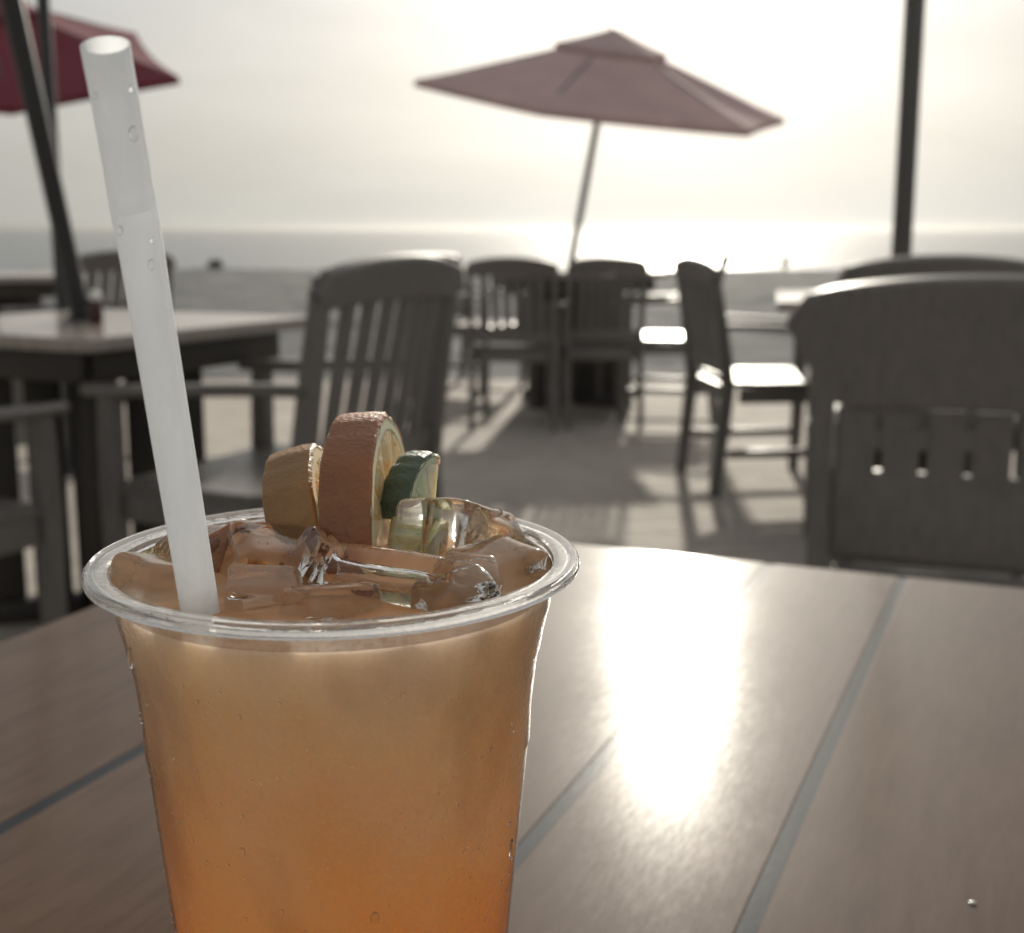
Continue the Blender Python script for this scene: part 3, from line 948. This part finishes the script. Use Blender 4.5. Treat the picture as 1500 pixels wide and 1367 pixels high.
FG = 'orange slices standing in the drink'
pA = ray_at(545, 835, 0.279); pA.z = 0.9310
slice_piece('orange_slice', pA, 0.0285, 0.0112, R(-25), R(142), (0, R(-4), R(-4)), M_opeel, M_oflesh,
            'tall reddish orange slice standing upright beside the lime, cut side to the right', 'orange slice', FG)
pB = ray_at(474, 800, 0.282); pB.z = 0.9275
slice_piece('orange_slice', pB, 0.0245, 0.0112, R(-20), R(120), (0, R(-16), R(0)), M_opeel2, M_oflesh,
            'paler lower orange slice on the left of the tall one, nearer the straw', 'orange slice', FG)
pC = ray_at(328, 790, 0.268); pC.z = 0.9235
slice_piece('orange_slice', pC, 0.0155, 0.0085, R(10), R(102), (0, R(28), R(-30)), M_opeel, M_oflesh,
            'small reddish wedge tip poking above the rim just behind the straw', 'orange slice', FG)
pL = ray_at(615, 750, 0.279); pL.z = 0.9345
slice_piece('lime_wedge', pL, 0.0165, 0.0070, R(19), R(110), (0, R(-2), R(-18)), M_lpeel, M_lflesh,
            'small green lime wedge right of the tall orange slice', 'lime wedge', peel_t=0.0014)
pD = ray_at(612, 800, 0.270); pD.z = 0.9225
slice_piece('orange_slice', pD, 0.0145, 0.0080, R(20), R(130), (0, R(4), R(-20)), M_oflesh, M_oflesh,
            'peeled orange piece sunk in the drink directly under the lime wedge', 'orange slice', FG)

# ------------------------------------------------------------------ straw
M_straw = mat('translucent_straw', (0.86, 0.875, 0.89), 0.25)
t = NT(M_straw); co = t.coord()
tr = t.n.new('ShaderNodeBsdfTranslucent'); tr.inputs[0].default_value = (0.90, 0.915, 0.93, 1)
ts = t.n.new('ShaderNodeBsdfTransparent'); ts.inputs[0].default_value = (0.95, 0.95, 0.94, 1)
mx = t.n.new('ShaderNodeMixShader'); mx.inputs[0].default_value = 0.7
mx2 = t.n.new('ShaderNodeMixShader'); t.l.new(t.ramp(t.noise(t.coord((1, 1, 0.25)), 90, 4, 0.6), [(0.3, (0.08, 0.08, 0.08)), (0.75, (0.30, 0.30, 0.30))]), mx2.inputs[0])
t.l.new(t.b.outputs[0], mx.inputs[1]); t.l.new(tr.outputs[0], mx.inputs[2])
t.l.new(mx.outputs[0], mx2.inputs[1]); t.l.new(ts.outputs[0], mx2.inputs[2]); t.l.new(mx2.outputs[0], t.n['Material Output'].inputs[0])
t.bump(t.noise(co, 220, 3), 0.12, 0.0006)
# axis through the photograph's straw, nearer the camera towards the top
p_top = ray_at(154, 66, 0.1880); p_kink = ray_at(197, 306, 0.2005); p_bot = ray_at(293, 892, 0.2245)
dirn = (p_bot - p_kink).normalized()
p_end = p_bot + dirn * 0.055
root = empty('drinking_straw', p_bot)
bm = bmesh.new()
rs = 0.00345; n = 32
pts = [p_top.lerp(p_kink, f) for f in frange(0, 1, 60)] + [p_kink.lerp(p_end, f) for f in frange(0, 1, 130)[1:]]
rings_o = []; rings_i = []
for i, p in enumerate(pts):
    tg = (pts[min(i + 1, len(pts) - 1)] - pts[max(i - 1, 0)]).normalized()
    a = (Vector((1, 0, 0)) - tg * tg.x).normalized(); b = tg.cross(a)
    ro = []; ri = []
    dk = (p - p_kink).length
    for k in range(n):
        th = 2 * math.pi * k / n
        e = Vector((math.cos(th), math.sin(th)))
        r_ = rs
        # bitten crease: wall dented on the camera side around the kink
        toward = (a * e.x + b * e.y)
        cs = max(0, toward.normalized().dot(Vector((0.55, -0.8, 0.2)).normalized()))
        r_ *= 1 - 0.55 * math.exp(-(dk / 0.0021) ** 2) * cs ** 2 - 0.12 * math.exp(-((dk - 0.004) / 0.0018) ** 2) * cs + 0.06 * math.exp(-(dk / 0.006) ** 2)
        r_ *= 1 + 0.012 * noise.noise(Vector((e.x, e.y, i * 0.07)))
        ro.append(bm.verts.new(p + toward * r_ - p_bot)); ri.append(bm.verts.new(p + toward * (r_ - 0.00022) - p_bot))
    rings_o.append(ro); rings_i.append(ri)
for i in range(len(pts) - 1):
    for k in range(n):
        k2 = (k + 1) % n
        bm.faces.new([rings_o[i][k], rings_o[i + 1][k], rings_o[i + 1][k2], rings_o[i][k2]])
        bm.faces.new([rings_i[i][k], rings_i[i][k2], rings_i[i + 1][k2], rings_i[i + 1][k]])
for e_ in (0, -1):
    for k in range(n):
        k2 = (k + 1) % n
        bm.faces.new([rings_o[e_][k], rings_o[e_][k2], rings_i[e_][k2], rings_i[e_][k]])
obj('tube', bm, M_straw, root)
bm = bmesh.new()
for (px, py, s) in ((196, 196, 0.00075), (139, 140, 0.0004), (194, 130, 0.00045), (222, 388, 0.0006), (176, 338, 0.0005), (224, 352, 0.0004)):
    dd = 0.1880 + (0.2245 - 0.1880) * (py - 66) / 826 - 0.0033
    c_ = ray_at(px, py, dd) - p_bot
    tmp = bmesh.new(); bmesh.ops.create_icosphere(tmp, subdivisions=2, radius=s)
    for v_ in tmp.verts: v_.co.z *= 1.5; v_.co += c_
    merge(bm, tmp)
tag(obj('water_bead', bm, M_water, root), kind='stuff')
tag(root, 'white translucent drinking straw leaning left in the cup, creased near the top', 'straw')

# ------------------------------------------------------------------ haze volume added to imitate the veil of lens glare
HZ = 0.0008
if HZ:
    m = bpy.data.materials.new('glare_haze'); m.use_nodes = True
    t = NT(m); t.n.remove(t.b)
    pv = t.n.new('ShaderNodeVolumePrincipled')
    pv.inputs['Color'].default_value = (0.50, 0.50, 0.49, 1)
    pv.inputs['Density'].default_value = HZ
    pv.inputs['Anisotropy'].default_value = 0.86
    t.l.new(pv.outputs[0], t.n['Material Output'].inputs['Volume'])
    bm = bmesh.new()
    add_box(bm, (0, 5900, 0.1), (18400, 12500, 6.4))
    tag(obj('haze', bm, m, smooth=False), kind='stuff')
